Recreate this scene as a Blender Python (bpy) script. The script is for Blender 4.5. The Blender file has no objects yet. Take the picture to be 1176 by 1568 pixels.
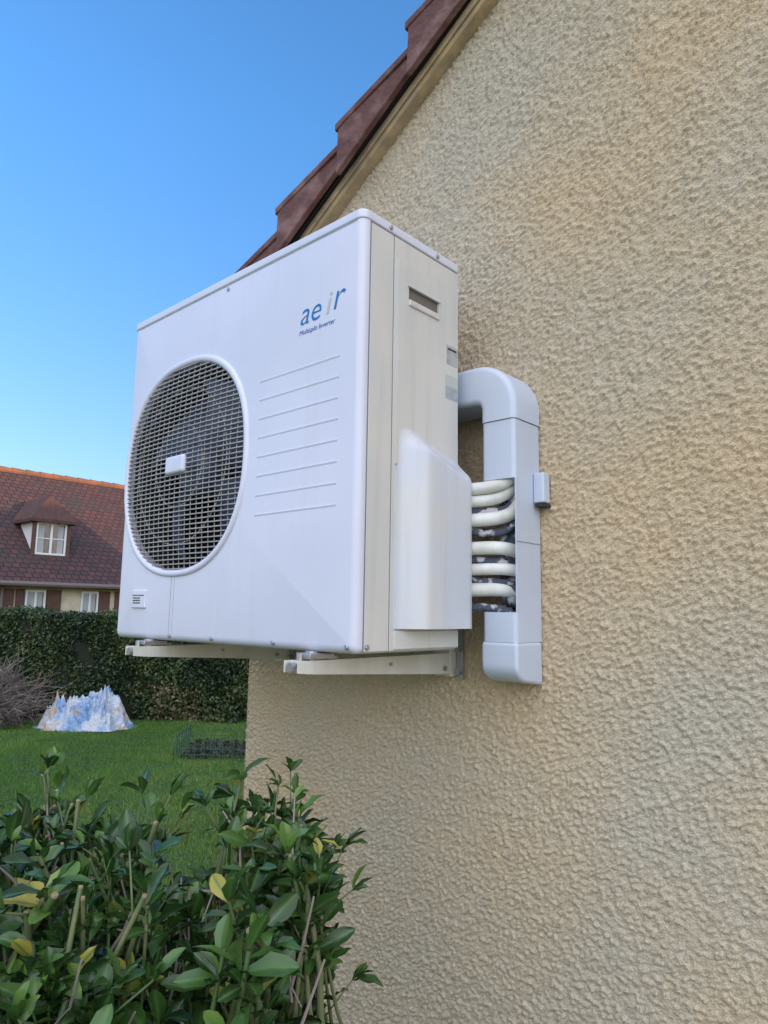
import bpy, math, random, bmesh
import numpy as np
from mathutils import Vector, Matrix, noise
random.seed(4); rng=np.random.default_rng(4)
HC=1.6
def W(R,F,h=0.0):
    return Vector((0.74*R-0.673*F, 0.673*R+0.74*F-1.31, HC+h))
sc=bpy.context.scene
# ---------------- helpers
def link(o,parent=None):
    sc.collection.objects.link(o)
    if parent: o.parent=parent
    return o
def empty(name):
    e=bpy.data.objects.new(name,None); e.empty_display_size=0.2; return link(e)
def fast(name,V,F,mat,parent=None,smooth=False,attrs=None):
    V=np.asarray(V,dtype=np.float32).reshape(-1,3); F=np.asarray(F,dtype=np.int32)
    me=bpy.data.meshes.new(name); k=F.shape[1]
    me.vertices.add(len(V)); me.vertices.foreach_set('co',V.ravel())
    me.loops.add(F.size); me.loops.foreach_set('vertex_index',F.ravel())
    me.polygons.add(len(F)); me.polygons.foreach_set('loop_start',np.arange(0,F.size,k,dtype=np.int32))
    try: me.polygons.foreach_set('loop_total',np.full(len(F),k,dtype=np.int32))
    except Exception: pass
    if attrs:
        for n,a in attrs.items():
            at=me.attributes.new(n,'FLOAT','POINT'); at.data.foreach_set('value',np.asarray(a,dtype=np.float32))
    me.update(calc_edges=True); me.validate()
    if smooth: me.polygons.foreach_set('use_smooth',np.ones(len(F),dtype=bool))
    me.materials.append(mat)
    return link(bpy.data.objects.new(name,me),parent)
class Acc:
    def __init__(s): s.v=[]; s.f=[]
    def add(s,v,f):
        b=len(s.v); s.v+=[tuple(x) for x in v]; s.f+=[tuple(b+i for i in q) for q in f]
    def box(s,x0,x1,y0,y1,z0,z1):
        s.add([(x0,y0,z0),(x1,y0,z0),(x1,y1,z0),(x0,y1,z0),(x0,y0,z1),(x1,y0,z1),(x1,y1,z1),(x0,y1,z1)],
              [(0,3,2,1),(4,5,6,7),(0,1,5,4),(1,2,6,5),(2,3,7,6),(3,0,4,7)])
    def tube(s,pts,r,n=6,cap=True):
        pts=[Vector(p) for p in pts]; rs=r if isinstance(r,(list,tuple)) else [r]*len(pts)
        V=[];m=len(pts); up=None
        for i,p in enumerate(pts):
            d=(pts[min(i+1,m-1)]-pts[max(i-1,0)]).normalized()
            if up is None: up=Vector((0,0,1)) if abs(d.z)<.9 else Vector((1,0,0))
            a=d.cross(up).normalized(); b=a.cross(d).normalized(); up=b
            for k in range(n):
                t=2*math.pi*k/n; V.append(p+rs[i]*(math.cos(t)*a+math.sin(t)*b))
        F=[(i*n+k,i*n+(k+1)%n,(i+1)*n+(k+1)%n,(i+1)*n+k) for i in range(m-1) for k in range(n)]
        if cap: F+= [tuple(range(n))[::-1], tuple((m-1)*n+k for k in range(n))]
        s.add(V,F)
    def prism(s,poly,axis,a,b):
        n=len(poly)
        mk=(lambda p,t:(t,p[0],p[1])) if axis=='x' else ((lambda p,t:(p[0],t,p[1])) if axis=='y' else (lambda p,t:(p[0],p[1],t)))
        V=[mk(p,a) for p in poly]+[mk(p,b) for p in poly]
        s.add(V,[tuple(range(n)),tuple(range(n,2*n))[::-1]]+[(i,n+i,n+(i+1)%n,(i+1)%n) for i in range(n)])
    def obj(s,name,mat,parent=None,bevel=0,smooth=False,seg=2,recalc=True):
        me=bpy.data.meshes.new(name); me.from_pydata(s.v,[],s.f); me.update()
        if recalc:
            bm=bmesh.new(); bm.from_mesh(me); bmesh.ops.recalc_face_normals(bm,faces=bm.faces); bm.to_mesh(me); bm.free()
        me.materials.append(mat)
        if smooth:
            for p in me.polygons: p.use_smooth=True
        o=link(bpy.data.objects.new(name,me),parent)
        if bevel:
            m=o.modifiers.new('bevel','BEVEL'); m.width=bevel; m.segments=seg; m.limit_method='ANGLE'; m.angle_limit=math.radians(40)
            for p in me.polygons: p.use_smooth=True
            wn=o.modifiers.new('wn','WEIGHTED_NORMAL'); wn.keep_sharp=False
        return o
def box(name,x0,x1,y0,y1,z0,z1,mat,parent=None,bevel=0):
    a=Acc(); a.box(x0,x1,y0,y1,z0,z1); return a.obj(name,mat,parent,bevel)
# ---------------- materials
def base_mat(name):
    m=bpy.data.materials.new(name); m.use_nodes=True; nt=m.node_tree; b=nt.nodes['Principled BSDF']; return m,nt,b
def nd(nt,t,**k):
    n=nt.nodes.new(t)
    for a,v in k.items(): setattr(n,a,v)
    return n
def M(name,col,rough=.5,col2=None,nscale=5,lo=.4,hi=.6,bump=0,bscale=50,bdist=.002,metal=0,spec=.5,stretch=None,grime=None):
    m,nt,b=base_mat(name); L=nt.links
    b.inputs['Base Color'].default_value=(*col,1); b.inputs['Roughness'].default_value=rough
    b.inputs['Metallic'].default_value=metal; b.inputs['Specular IOR Level'].default_value=spec
    tc=nd(nt,'ShaderNodeTexCoord'); src=tc.outputs['Object']
    if stretch:
        mp=nd(nt,'ShaderNodeMapping'); mp.inputs['Scale'].default_value=stretch; L.new(src,mp.inputs[0]); src=mp.outputs[0]
    if col2:
        n=nd(nt,'ShaderNodeTexNoise'); n.inputs['Scale'].default_value=nscale; n.inputs['Detail'].default_value=6; L.new(src,n.inputs['Vector'])
        r=nd(nt,'ShaderNodeValToRGB'); r.color_ramp.elements[0].position=lo; r.color_ramp.elements[1].position=hi
        r.color_ramp.elements[0].color=(*col,1); r.color_ramp.elements[1].color=(*col2,1)
        L.new(n.outputs['Fac'],r.inputs[0]); out=r.outputs[0]
        if grime:   # vertical rain-streak grime
            mp=nd(nt,'ShaderNodeMapping'); mp.inputs['Scale'].default_value=(38,38,2.2); L.new(tc.outputs['Object'],mp.inputs[0])
            g=nd(nt,'ShaderNodeTexNoise'); g.inputs['Scale'].default_value=1; g.inputs['Detail'].default_value=5; L.new(mp.outputs[0],g.inputs['Vector'])
            gr=nd(nt,'ShaderNodeMapRange'); gr.inputs['From Min'].default_value=.52; gr.inputs['From Max'].default_value=.78; gr.inputs['To Max'].default_value=grime; L.new(g.outputs['Fac'],gr.inputs[0])
            mx=nd(nt,'ShaderNodeMix',data_type='RGBA'); L.new(gr.outputs[0],mx.inputs['Factor']); L.new(out,mx.inputs['A']); mx.inputs['B'].default_value=(.38,.35,.31,1); out=mx.outputs['Result']
        L.new(out,b.inputs['Base Color'])
    if bump:
        n=nd(nt,'ShaderNodeTexNoise'); n.inputs['Scale'].default_value=bscale; n.inputs['Detail'].default_value=5; L.new(src,n.inputs['Vector'])
        bp=nd(nt,'ShaderNodeBump'); bp.inputs['Strength'].default_value=bump; bp.inputs['Distance'].default_value=bdist
        L.new(n.outputs['Fac'],bp.inputs['Height']); L.new(bp.outputs[0],b.inputs['Normal'])
    return m
def ramp_attr(name,cols,rough=.45,mid=None,trans=0.0,spec=.5):
    m,nt,b=base_mat(name); L=nt.links
    a=nd(nt,'ShaderNodeAttribute',attribute_name='rnd')
    r=nd(nt,'ShaderNodeValToRGB'); e=r.color_ramp.elements
    while len(e)<len(cols): e.new(.5)
    for i,(p,c) in enumerate(cols): e[i].position=p; e[i].color=(*c,1)
    L.new(a.outputs['Fac'],r.inputs[0]); out=r.outputs[0]
    if mid:
        a2=nd(nt,'ShaderNodeAttribute',attribute_name='mid'); pw=nd(nt,'ShaderNodeMath',operation='POWER'); pw.inputs[1].default_value=5
        L.new(a2.outputs['Fac'],pw.inputs[0])
        mx=nd(nt,'ShaderNodeMix',data_type='RGBA'); L.new(pw.outputs[0],mx.inputs['Factor']); L.new(out,mx.inputs['A']); mx.inputs['B'].default_value=(*mid,1); out=mx.outputs['Result']
    L.new(out,b.inputs['Base Color']); b.inputs['Roughness'].default_value=rough; b.inputs['Specular IOR Level'].default_value=spec
    if trans:
        t=nd(nt,'ShaderNodeBsdfTranslucent'); L.new(out,t.inputs[0]); ms=nd(nt,'ShaderNodeMixShader'); ms.inputs[0].default_value=trans
        L.new(b.outputs[0],ms.inputs[1]); L.new(t.outputs[0],ms.inputs[2]); L.new(ms.outputs[0],nt.nodes['Material Output'].inputs[0])
    return m
def stucco(name,disp):
    m,nt,b=base_mat(name); L=nt.links
    tc=nd(nt,'ShaderNodeTexCoord')
    n3=nd(nt,'ShaderNodeTexNoise'); n3.inputs['Scale'].default_value=300; n3.inputs['Detail'].default_value=3; L.new(tc.outputs['Object'],n3.inputs['Vector'])
    bp=nd(nt,'ShaderNodeBump'); bp.inputs['Strength'].default_value=1.0; bp.inputs['Distance'].default_value=.0035; L.new(n3.outputs['Fac'],bp.inputs['Height']); L.new(bp.outputs[0],b.inputs['Normal'])
    if disp:
        n0=nd(nt,'ShaderNodeTexNoise'); n0.inputs['Scale'].default_value=38; n0.inputs['Detail'].default_value=2; L.new(tc.outputs['Object'],n0.inputs['Vector'])
        ws=nd(nt,'ShaderNodeVectorMath',operation='SCALE'); ws.inputs['Scale'].default_value=.015
        sb=nd(nt,'ShaderNodeVectorMath',operation='SUBTRACT'); sb.inputs[1].default_value=(.5,.5,.5)
        L.new(n0.outputs['Color'],sb.inputs[0]); L.new(sb.outputs[0],ws.inputs[0])
        ad=nd(nt,'ShaderNodeVectorMath',operation='ADD'); L.new(tc.outputs['Object'],ad.inputs[0]); L.new(ws.outputs[0],ad.inputs[1])
        mp=nd(nt,'ShaderNodeMapping'); mp.inputs['Rotation'].default_value=(0,math.radians(-40),0); mp.inputs['Scale'].default_value=(.68,1,1.2); L.new(ad.outputs[0],mp.inputs[0])
        v=nd(nt,'ShaderNodeTexVoronoi',feature='SMOOTH_F1'); v.inputs['Scale'].default_value=124; v.inputs['Smoothness'].default_value=.2; L.new(mp.outputs[0],v.inputs['Vector'])
        n1=nd(nt,'ShaderNodeTexNoise'); n1.inputs['Scale'].default_value=110; n1.inputs['Detail'].default_value=4; n1.inputs['Roughness'].default_value=.65; L.new(mp.outputs[0],n1.inputs['Vector'])
        inv=nd(nt,'ShaderNodeMapRange'); inv.inputs['From Min'].default_value=0.05; inv.inputs['From Max'].default_value=.6; inv.inputs['To Min'].default_value=1; inv.inputs['To Max'].default_value=0; L.new(v.outputs['Distance'],inv.inputs[0])
        s=nd(nt,'ShaderNodeMath',operation='MULTIPLY_ADD'); L.new(n1.outputs['Fac'],s.inputs[0]); s.inputs[1].default_value=2.1; L.new(inv.outputs[0],s.inputs[2])
        ds=nd(nt,'ShaderNodeDisplacement'); ds.inputs['Scale'].default_value=.0064; ds.inputs['Midlevel'].default_value=1.5
        L.new(s.outputs[0],ds.inputs['Height']); L.new(ds.outputs[0],nt.nodes['Material Output'].inputs['Displacement'])
        m.displacement_method='DISPLACEMENT'
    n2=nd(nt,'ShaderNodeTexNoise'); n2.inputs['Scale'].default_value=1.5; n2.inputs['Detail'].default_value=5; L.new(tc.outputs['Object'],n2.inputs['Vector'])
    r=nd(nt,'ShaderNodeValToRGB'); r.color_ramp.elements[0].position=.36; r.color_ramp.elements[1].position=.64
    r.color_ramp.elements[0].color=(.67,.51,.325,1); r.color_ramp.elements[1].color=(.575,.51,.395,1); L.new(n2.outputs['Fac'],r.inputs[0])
    r4=nd(nt,'ShaderNodeMapRange'); r4.inputs['From Min'].default_value=.3; r4.inputs['From Max'].default_value=.7; r4.inputs['To Min'].default_value=.78; r4.inputs['To Max'].default_value=1.14; L.new(n3.outputs['Fac'],r4.inputs[0])
    mx=nd(nt,'ShaderNodeVectorMath',operation='SCALE'); L.new(r.outputs[0],mx.inputs[0]); L.new(r4.outputs[0],mx.inputs['Scale'])
    L.new(mx.outputs[0],b.inputs['Base Color']); b.inputs['Roughness'].default_value=.9; b.inputs['Specular IOR Level'].default_value=.2
    return m
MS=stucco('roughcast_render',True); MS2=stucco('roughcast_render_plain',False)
Mwhite=M('unit_white_paint',(.69,.695,.81),.36,(.65,.66,.77),3,bump=.04,bscale=300,bdist=.0005,grime=.07)
Mcream=M('unit_cream_side',(.67,.645,.61),.42,(.62,.61,.59),6,grime=.25)
Mcover=M('cover_plastic',(.62,.65,.73),.38,(.66,.66,.67),7,grime=.25)
Mgap=M('dark_gap',(.03,.03,.035),.8)
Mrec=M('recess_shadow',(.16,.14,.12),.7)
Mseam=M('seam_shadow_grey',(.22,.22,.24),.8)
Mgrille=M('grille_wire',(.38,.35,.33),.45,(.29,.27,.26),30)
Mint=M('fan_shroud_dark',(.016,.017,.02),.6)
Mfan=M('fan_blade_plastic',(.08,.11,.19),.35)
Mlogo=M('logo_blue_print',(.01,.16,.45),.4)
Mlogo2=M('logo_pale_print',(.50,.54,.50),.4)
Mlabel=M('label_grey',(.32,.36,.40),.4,(.46,.46,.46),80)
Mduct=M('duct_plastic',(.57,.63,.76),.35,(.54,.60,.71),5,grime=.08)  # bluish tint puts reflected sky into the plastic's base colour
Mpipe=M('pipe_insulation_white',(.78,.78,.74),.6,(.66,.65,.59),25,bump=.3,bscale=60)
Mfoam=M('pipe_foam_torn',(.08,.09,.13),.9,(.50,.50,.52),45,.52,.58,bump=.8,bscale=60,bdist=.01)
Mbracket=M('bracket_cream_enamel',(.70,.68,.62),.4,(.62,.59,.52),14,grime=.3)
Mzinc=M('zinc_bolt',(.45,.45,.46),.35,metal=.8)
Mrubber=M('rubber',(.03,.03,.03),.8)
Mtile=M('clay_verge_tile',(.115,.046,.040),.8,(.30,.18,.155),13,.47,.80,bump=1.0,bscale=30,bdist=.008)
Mmortar=M('mortar_fillet',(.52,.39,.22),.9,(.38,.29,.18),20,bump=.5,bscale=80)
Mdark=M('gap_shade_dark',(.02,.015,.012),.9)  # near-black colour stands in for shade under the verge and inside the trunking
# ---------------- OUR HOUSE
house=empty('stucco_house')
SL=.64
def rake(x): return 3.116+SL*(x+.843)
xr=4.6; XL=-1.73; XE=xr*2-XL
nx,nz=760,1160
xs=np.linspace(XL,.1,nx); t=np.linspace(0,1,nz)
ZT=3.116+SL*(xs+.843)+.05
X=np.repeat(xs[None,:],nz,0); Z=t[:,None]*ZT[None,:]-.02
V=np.stack([X,np.zeros_like(X),Z],-1).reshape(-1,3)
idx=np.arange(nx*nz).reshape(nz,nx)
F=np.stack([idx[:-1,:-1],idx[:-1,1:],idx[1:,1:],idx[1:,:-1]],-1).reshape(-1,4)
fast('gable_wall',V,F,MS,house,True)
a=Acc()
a.add([(.1,0,0),(XE,0,0),(XE,0,rake(XL)+.05),(xr,0,rake(xr)+.05),(.1,0,rake(.1)+.05)],[(0,1,2,3,4)])
a.add([(XL,0,0),(XL,14,0),(XL,14,rake(XL)+.05),(XL,0,rake(XL)+.05)],[(0,3,2,1)])
a.add([(XE,0,0),(XE,14,0),(XE,14,rake(XL)+.05),(XE,0,rake(XL)+.05)],[(0,1,2,3)])
a.add([(XL,14,0),(XE,14,0),(XE,14,rake(XL)+.05),(xr,14,rake(xr)+.05),(XL,14,rake(XL)+.05)],[(0,4,3,2,1)])
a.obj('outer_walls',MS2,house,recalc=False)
a=Acc(); xe=-1.89
o1=.075
a.prism([(xe,rake(xe)+o1),(xr,rake(xr)+o1),(2*xr-xe,rake(xe)+o1),(2*xr-xe,rake(xe)+o1+.02),(xr,rake(xr)+o1+.02),(xe,rake(xe)+o1+.02)],'y',-.045,14.1)
a.obj('roof_slab',Mtile,house)
a=Acc()
a.prism([(xe,rake(xe)+.028),(xr,rake(xr)+.028),(xr,rake(xr)+o1-.002),(xe,rake(xe)+o1-.002)],'y',-.052,.05)
a.obj('verge_gap_shade',Mdark,house)  # dark filler painted as the shaded gap behind the tile flaps
a=Acc()
a.prism([(XL-.02,rake(XL-.02)-.014),(xr,rake(xr)-.014),(xr,rake(xr)+.026),(XL-.02,rake(XL-.02)+.026)],'y',-.034,.02)
a.prism([(XL-.02,rake(XL-.02)+.002),(xr,rake(xr)+.002),(xr,rake(xr)+.026),(XL-.02,rake(XL-.02)+.026)],'y',-.043,-.0345)
a.obj('mortar_fillet',Mmortar,house,bevel=.004)
a=Acc()
x=-1.308-.2505*2; 
while x<xr-.1:
    L_=.243; j=random.uniform(-.007,.007); jy=random.uniform(-.008,.008)
    ht=rake(x)+.146+j; hu=rake(x+L_)+.098+j*.5
    yo=-.078+jy
    V=[(x,yo-.012,ht-.02),(x-.004,yo-.012,rake(x)-.006+j),(x+L_,yo+.006,rake(x+L_)+.024),(x+L_,yo+.006,hu-.01)]
    V+= [(p[0],p[1]+.018,p[2]) for p in V]
    a.add(V,[(0,1,2,3),(4,7,6,5),(0,4,5,1),(1,5,6,2),(2,6,7,3),(3,7,4,0)])
    V=[(x-.010,yo-.014,ht-.022),(x-.010,yo-.014,ht),(x+L_+.04,yo+.0,hu+.004),(x+L_+.04,yo+.0,hu-.016)]
    V+= [(p[0],.25,p[2]) for p in V]
    a.add(V,[(0,1,2,3),(4,7,6,5),(0,4,5,1),(1,5,6,2),(2,6,7,3),(3,7,4,0)])
    x+=.2505
a.obj('verge_tiles',Mtile,house,bevel=.003)
# ---------------- AC UNIT
ac=empty('air_conditioner_outdoor_unit')
X0,X1,Y0,Y1,Z0,Z1=-1.732,-.866,-.429,-.129,HC-.076,HC+.764
cx,cz=-1.462,HC+.338; Rg=.253; NE=2.3
def rrect(inset,r,n=14,m=24):
    x0,x1,z0,z1=X0+inset,X1-inset,Z0+inset,Z1-inset; r=max(r-inset*.5,.003); P=[]
    cs=[(x1-r,z1-r,0),(x0+r,z1-r,90),(x0+r,z0+r,180),(x1-r,z0+r,270)]
    for i,(a_,b_,s) in enumerate(cs):
        for k in range(n+1):
            t=math.radians(s+90*k/n); P.append((a_+r*math.cos(t),b_+r*math.sin(t)))
        nxt=cs[(i+1)%4]; t=math.radians(s+90)
        p=P[-1]; q=(nxt[0]+r*math.cos(t),nxt[1]+r*math.sin(t))
        for k in range(1,m): P.append((p[0]+(q[0]-p[0])*k/m,p[1]+(q[1]-p[1])*k/m))
    return P
def sup(th,R,ne=NE):
    c,s=math.cos(th),math.sin(th); d=(abs(c)**ne+abs(s)**ne)**(-1/ne); return (cx+R*d*c,cz+R*d*s)
base=rrect(0,.012); N=len(base)
ths=[math.atan2(p[1]-cz,p[0]-cx) for p in rrect(.02,.012)]
rings=[]
for R,y in [(Rg-.006,Y0+.05),(Rg-.004,Y0-.001),(Rg,Y0-.005),(Rg+.007,Y0-.006),(Rg+.0115,Y0-.0035),(Rg+.0125,Y0)]:
    rings.append([(sup(t,R)[0],y,sup(t,R)[1]) for t in ths])
r=.016
for k in range(6):
    an=math.pi/2*k/5; ins=r*(1-math.sin(an)); yy=Y0+r*(1-math.cos(an))
    rings.append([(p[0],yy,p[1]) for p in rrect(ins,.012)])
rings.append([(p[0],Y1,p[1]) for p in base])
V=[p for q in rings for p in q]; F=[]
for i in range(len(rings)-1):
    for k in range(N):
        F.append((i*N+k,i*N+(k+1)%N,(i+1)*N+(k+1)%N,(i+1)*N+k))
a=Acc(); a.add(V,F); a.add([(p[0],Y1,p[1]) for p in base],[tuple(range(N))])
o=a.obj('casing',Mwhite,ac,smooth=True)
m=o.modifiers.new('es','EDGE_SPLIT'); m.split_angle=math.radians(50)
LH=.017
def lid(g):
    P=[];rr=.018
    for (a_,b_,s) in [(X1+g-rr,Y1+g-.004,0),(X0-g+rr,Y1+g-.004,90),(X0-g+rr,Y0-g+rr,180),(X1+g-rr,Y0-g+rr,270)]:
        for k in range(7):
            t=math.radians(s+90*k/6); q=rr if s>=180 else .004
            P.append((a_+q*math.cos(t) + (0 if s>=180 else (rr-.004)*(1 if s==0 else -1)),b_+q*math.sin(t)))
    return P
a=Acc(); a.prism(lid(.0025),'z',Z1-LH,Z1+.003)
a.obj('top_lid',Mwhite,ac,bevel=.004,seg=3)
box('lid_seam',X0-.0012,X1+.0012,Y0+.02,Y1,Z1-LH-.0022,Z1-LH,Mseam,ac)
a=Acc(); a.box(X0+.02,X1-.016,Y0-.0010,Y0+.01,Z1-LH-.0018,Z1-LH); a.obj('lid_seam_front',Mlabel,ac)
a=Acc(); n=64; V=[];F=[]
for R,y in [(Rg-.004,Y0+.012),(Rg-.012,Y0+.05),(Rg-.012,Y0+.15)]:
    for k in range(n):
        t=2*math.pi*k/n; q=sup(t,R,2.1); V.append((q[0],y,q[1]))
for i in range(2):
    for k in range(n): F.append((i*n+k,i*n+(k+1)%n,(i+1)*n+(k+1)%n,(i+1)*n+k))
a.add(V,F); a.add([V[2*n+k] for k in range(n)],[tuple(range(n))])
a.obj('fan_shroud',Mint,ac)
a=Acc()
for b_ in range(4):
    th0=b_*math.pi/2+.5; V=[];nr,na=8,8
    for i in range(nr):
        rr=.05+(.225-.05)*i/(nr-1)
        for j in range(na):
            t=th0+(.5+.6*i/(nr-1))*.4*i/(nr-1)+ (j/(na-1)-.5)*1.15
            V.append((cx+rr*math.cos(t),Y0+.075-(j/(na-1)-.5)*.07,cz+rr*math.sin(t)))
    a.add(V,[(i*na+j,i*na+j+1,(i+1)*na+j+1,(i+1)*na+j) for i in range(nr-1) for j in range(na-1)])
a.tube([(cx,Y0+.022,cz),(cx,Y0+.035,cz),(cx,Y0+.12,cz)],[.050,.066,.066],24)
a.obj('fan',Mfan,ac,smooth=True)
a=Acc()
def gy(x,z):
    q=min(1,math.hypot(x-cx,z-cz)/Rg); return Y0-.003-.010*(1-q*q)
step=.0112; z=cz-Rg+.006
Rb=Rg-.003
def xspan(z):
    q=abs((z-cz)/Rb)
    return Rb*max(0,1-q**NE)**(1/NE)
while z<cz+Rg-.004:
    w=xspan(z)
    if w>.01:
        pts=[(cx-w+2*w*i/14,gy(cx-w+2*w*i/14,z),z) for i in range(15)]
        V=[]
        for (x_,y_,z_) in pts: V+=[(x_,y_,z_-.0014),(x_,y_,z_+.0014),(x_,y_+.004,z_+.0014),(x_,y_+.004,z_-.0014)]
        F=[]
        for i in range(14):
            for k in range(4): F.append((i*4+k,i*4+(k+1)%4,(i+1)*4+(k+1)%4,(i+1)*4+k))
        a.add(V,F)
    z+=step
x=cx-Rg+.012
while x<cx+Rg-.006:
    w=xspan(cz+(x-cx))
    pts=[(x,gy(x,cz-w+2*w*i/14)+.0045,cz-w+2*w*i/14) for i in range(15)]
    a.tube(pts,.0013,4); x+=.0232
for RR in (.10,.19):
    pts=[(cx+RR*math.cos(2*math.pi*k/48),gy(cx+RR,cz)+.005,cz+RR*math.sin(2*math.pi*k/48)) for k in range(49)]
    a.tube(pts,.0016,4,cap=False)
a.obj('fan_grille',Mgrille,ac)
a=Acc(); a.box(cx-.040,cx+.040,Y0-.021,Y0-.006,cz-.022,cz+.022)
a.obj('grille_badge',Mwhite,ac,bevel=.009,seg=4)
a=Acc()
for i in range(8):
    zz=HC+.195+i*.0412
    a.prism([(Y0+.001,zz-.007),(Y0-.0011,zz-.0008),(Y0-.0011,zz+.0004),(Y0+.001,zz+.0010)],'x',-1.166,-.922)
a.obj('embossed_ridges',Mwhite,ac)
a=Acc(); a.box(-1.648,-1.583,Y0-.005,Y0+.002,HC-.001,HC+.042); a.obj('vent_badge',Mwhite,ac,bevel=.002)
a=Acc()
for i in range(3): a.box(-1.640,-1.605,Y0-.0058,Y0-.004,HC+.010+i*.006,HC+.0125+i*.006)
a.box(-1.643,-1.588,Y0-.0058,Y0-.004,HC+.029,HC+.031)
a.obj('vent_badge_slots',Mgap,ac)
a=Acc(); a.box(-1.475,-1.4735,Y0-.0006,Y0+.002,Z0+.015,HC+.075); a.box(-1.462,-1.4612,Y0-.0006,Y0+.002,Z0+.015,HC+.075); a.obj('panel_seam',Mlabel,ac)
a=Acc()
for (x_,z_) in [(-1.47,Z0+.012),(-1.30,Z0+.012),(-1.09,Z0+.012),(-.885,Z0+.012),(-1.30,Z1-.028)]:
    a.tube([(x_,Y0+.002,z_),(x_,Y0-.002,z_),(x_,Y0-.003,z_)],[.005,.005,.003],10)
for (y_,z_) in [(Y0+.075,Z1-.008),(Y0+.225,Z1-.008),(Y0+.028,Z0+.012)]:
    a.tube([(X1-.002,y_,z_),(X1+.005,y_,z_),(X1+.006,y_,z_)],[.005,.005,.003],10)
a.obj('screws',Mzinc,ac,smooth=False)
ZS=Z1-LH-.003
box('side_corner_panel',X1-.004,X1+.0016,Y0+.0225,Y0+.0865,Z0+.004,ZS,Mcream,ac,.0008)
box('side_seam_front',X1-.004,X1+.0006,Y0+.0195,Y0+.0235,Z0+.004,ZS,Mseam,ac)
box('side_seam_mid',X1-.004,X1+.0006,Y0+.0860,Y0+.0900,Z0+.004,ZS,Mseam,ac)
a=Acc(); a.box(X1-.004,X1+.0018,Y0+.0895,Y1+.0005,Z0+.004,ZS); a.obj('side_panel',Mcream,ac,.0008)
sx=X1+.0018; py0,py1,pz0,pz1=Y0+.097,Y1-.006,HC+.28,HC+.695
hy0,hy1,hz0,hz1=Y0+.128,Y0+.226,HC+.617,HC+.650
a=Acc()
a.box(sx-.002,sx+.005,py0,hy0,pz0,pz1); a.box(sx-.002,sx+.005,hy1,py1,pz0,pz1)
a.box(sx-.002,sx+.00495,hy0,hy1,hz1,pz1); a.box(sx-.002,sx+.00495,hy0,hy1,pz0,hz0)
o=a.obj('service_panel',Mcream,ac)
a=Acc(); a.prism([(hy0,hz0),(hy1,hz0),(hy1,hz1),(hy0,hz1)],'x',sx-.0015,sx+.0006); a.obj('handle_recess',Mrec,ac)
a=Acc(); a.prism([(hy0,hz0-.008),(hy1,hz0-.008),(hy1,hz0+.006),(hy0,hz0+.006)],'x',sx+.002,sx+.009); a.obj('handle_lip',Mcream,ac,.003)
a=Acc(); a.prism([(hy0-.004,hz1-.001),(hy1+.004,hz1-.001),(hy1+.004,hz1+.004),(hy0-.004,hz1+.004)],'x',sx+.002,sx+.008); a.obj('handle_hood',Mcream,ac,.001)
box('rating_label',sx+.003,sx+.0056,Y0+.254,Y0+.292,HC+.524,HC+.566,Mlabel,ac)
box('rating_label_text',sx+.003,sx+.0060,Y0+.258,Y0+.288,HC+.556,HC+.560,Mgap,ac)
box('warning_label',sx+.003,sx+.0056,Y0+.250,Y0+.292,HC+.476,HC+.500,Mlogo2,ac)
box('warning_label_band',sx+.003,sx+.0058,Y0+.250,Y0+.292,HC+.448,HC+.474,Mlabel,ac)
def sm(t): t=max(0,min(1,t)); return t*t*(3-2*t)
ny,nz2=34,60; a=Acc(); V=[]
yA,yB=.100,.303
for j in range(nz2):
    for i in range(ny):
        u=i/(ny-1); y_=yA+(yB-yA)*u
        zt=.362-.042*sm((u-.05)/.9); zb=-.032
        vz=zb+(zt-zb)*(1-(1-j/(nz2-1))**1.4)
        off=.0045+.036*sm(u/.30)*sm((zt-vz)/.05)
        off-= .006*sm((u-.93)/.07)
        V.append((sx+off,Y0+y_,HC+vz))
F=[(j*ny+i,j*ny+i+1,(j+1)*ny+i+1,(j+1)*ny+i) for j in range(nz2-1) for i in range(ny-1)]
nb=len(V)
V+=[(sx-.002,p[1],p[2]) for p in V[:ny]]
F+=[(i,nb+i,nb+i+1,i+1) for i in range(ny-1)]
nb2=len(V); V+=[(sx-.002,V[j*ny+ny-1][1],V[j*ny+ny-1][2]) for j in range(nz2)]
F+=[(j*ny+ny-1,nb2+j,nb2+j+1,(j+1)*ny+ny-1) for j in range(nz2-1)]
nb3=len(V); V+=[(sx-.002,V[j*ny][1],V[j*ny][2]) for j in range(nz2)]
F+=[(j*ny,(j+1)*ny,nb3+j+1,nb3+j) for j in range(nz2-1)]
nb4=len(V); V+=[(sx-.002,V[(nz2-1)*ny+i][1],V[(nz2-1)*ny+i][2]) for i in range(ny)]
F+=[((nz2-1)*ny+i,(nz2-1)*ny+i+1,nb4+i+1,nb4+i) for i in range(ny-1)]
a.add(V,F); o=a.obj('valve_cover',Mcover,ac,smooth=True)
m=o.modifiers.new('es','EDGE_SPLIT'); m.split_angle=math.radians(60)
box('side_base_strip',sx-.002,sx+.004,Y0+.10,Y1-.002,Z0+.006,HC-.036,Mcream,ac,.0015)
def text(name,s,x,z,size,mat,shear=.25,ox=0):
    c=bpy.data.curves.new(name,'FONT'); c.body=s; c.size=size; c.shear=shear; c.extrude=.0002; c.offset=ox
    o=bpy.data.objects.new(name,c); o.location=(x,Y0-.0006,z); o.rotation_euler=(math.pi/2,0,0); c.materials.append(mat); link(o,ac); return o
text('logo_letters','ae',-1.043,HC+.574,.070,Mlogo,ox=-.0005)
text('logo_letter_pale','i',-.967,HC+.577,.068,Mlogo2)
text('logo_letter_end','r',-.948,HC+.580,.080,Mlogo,ox=-.0006)
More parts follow.
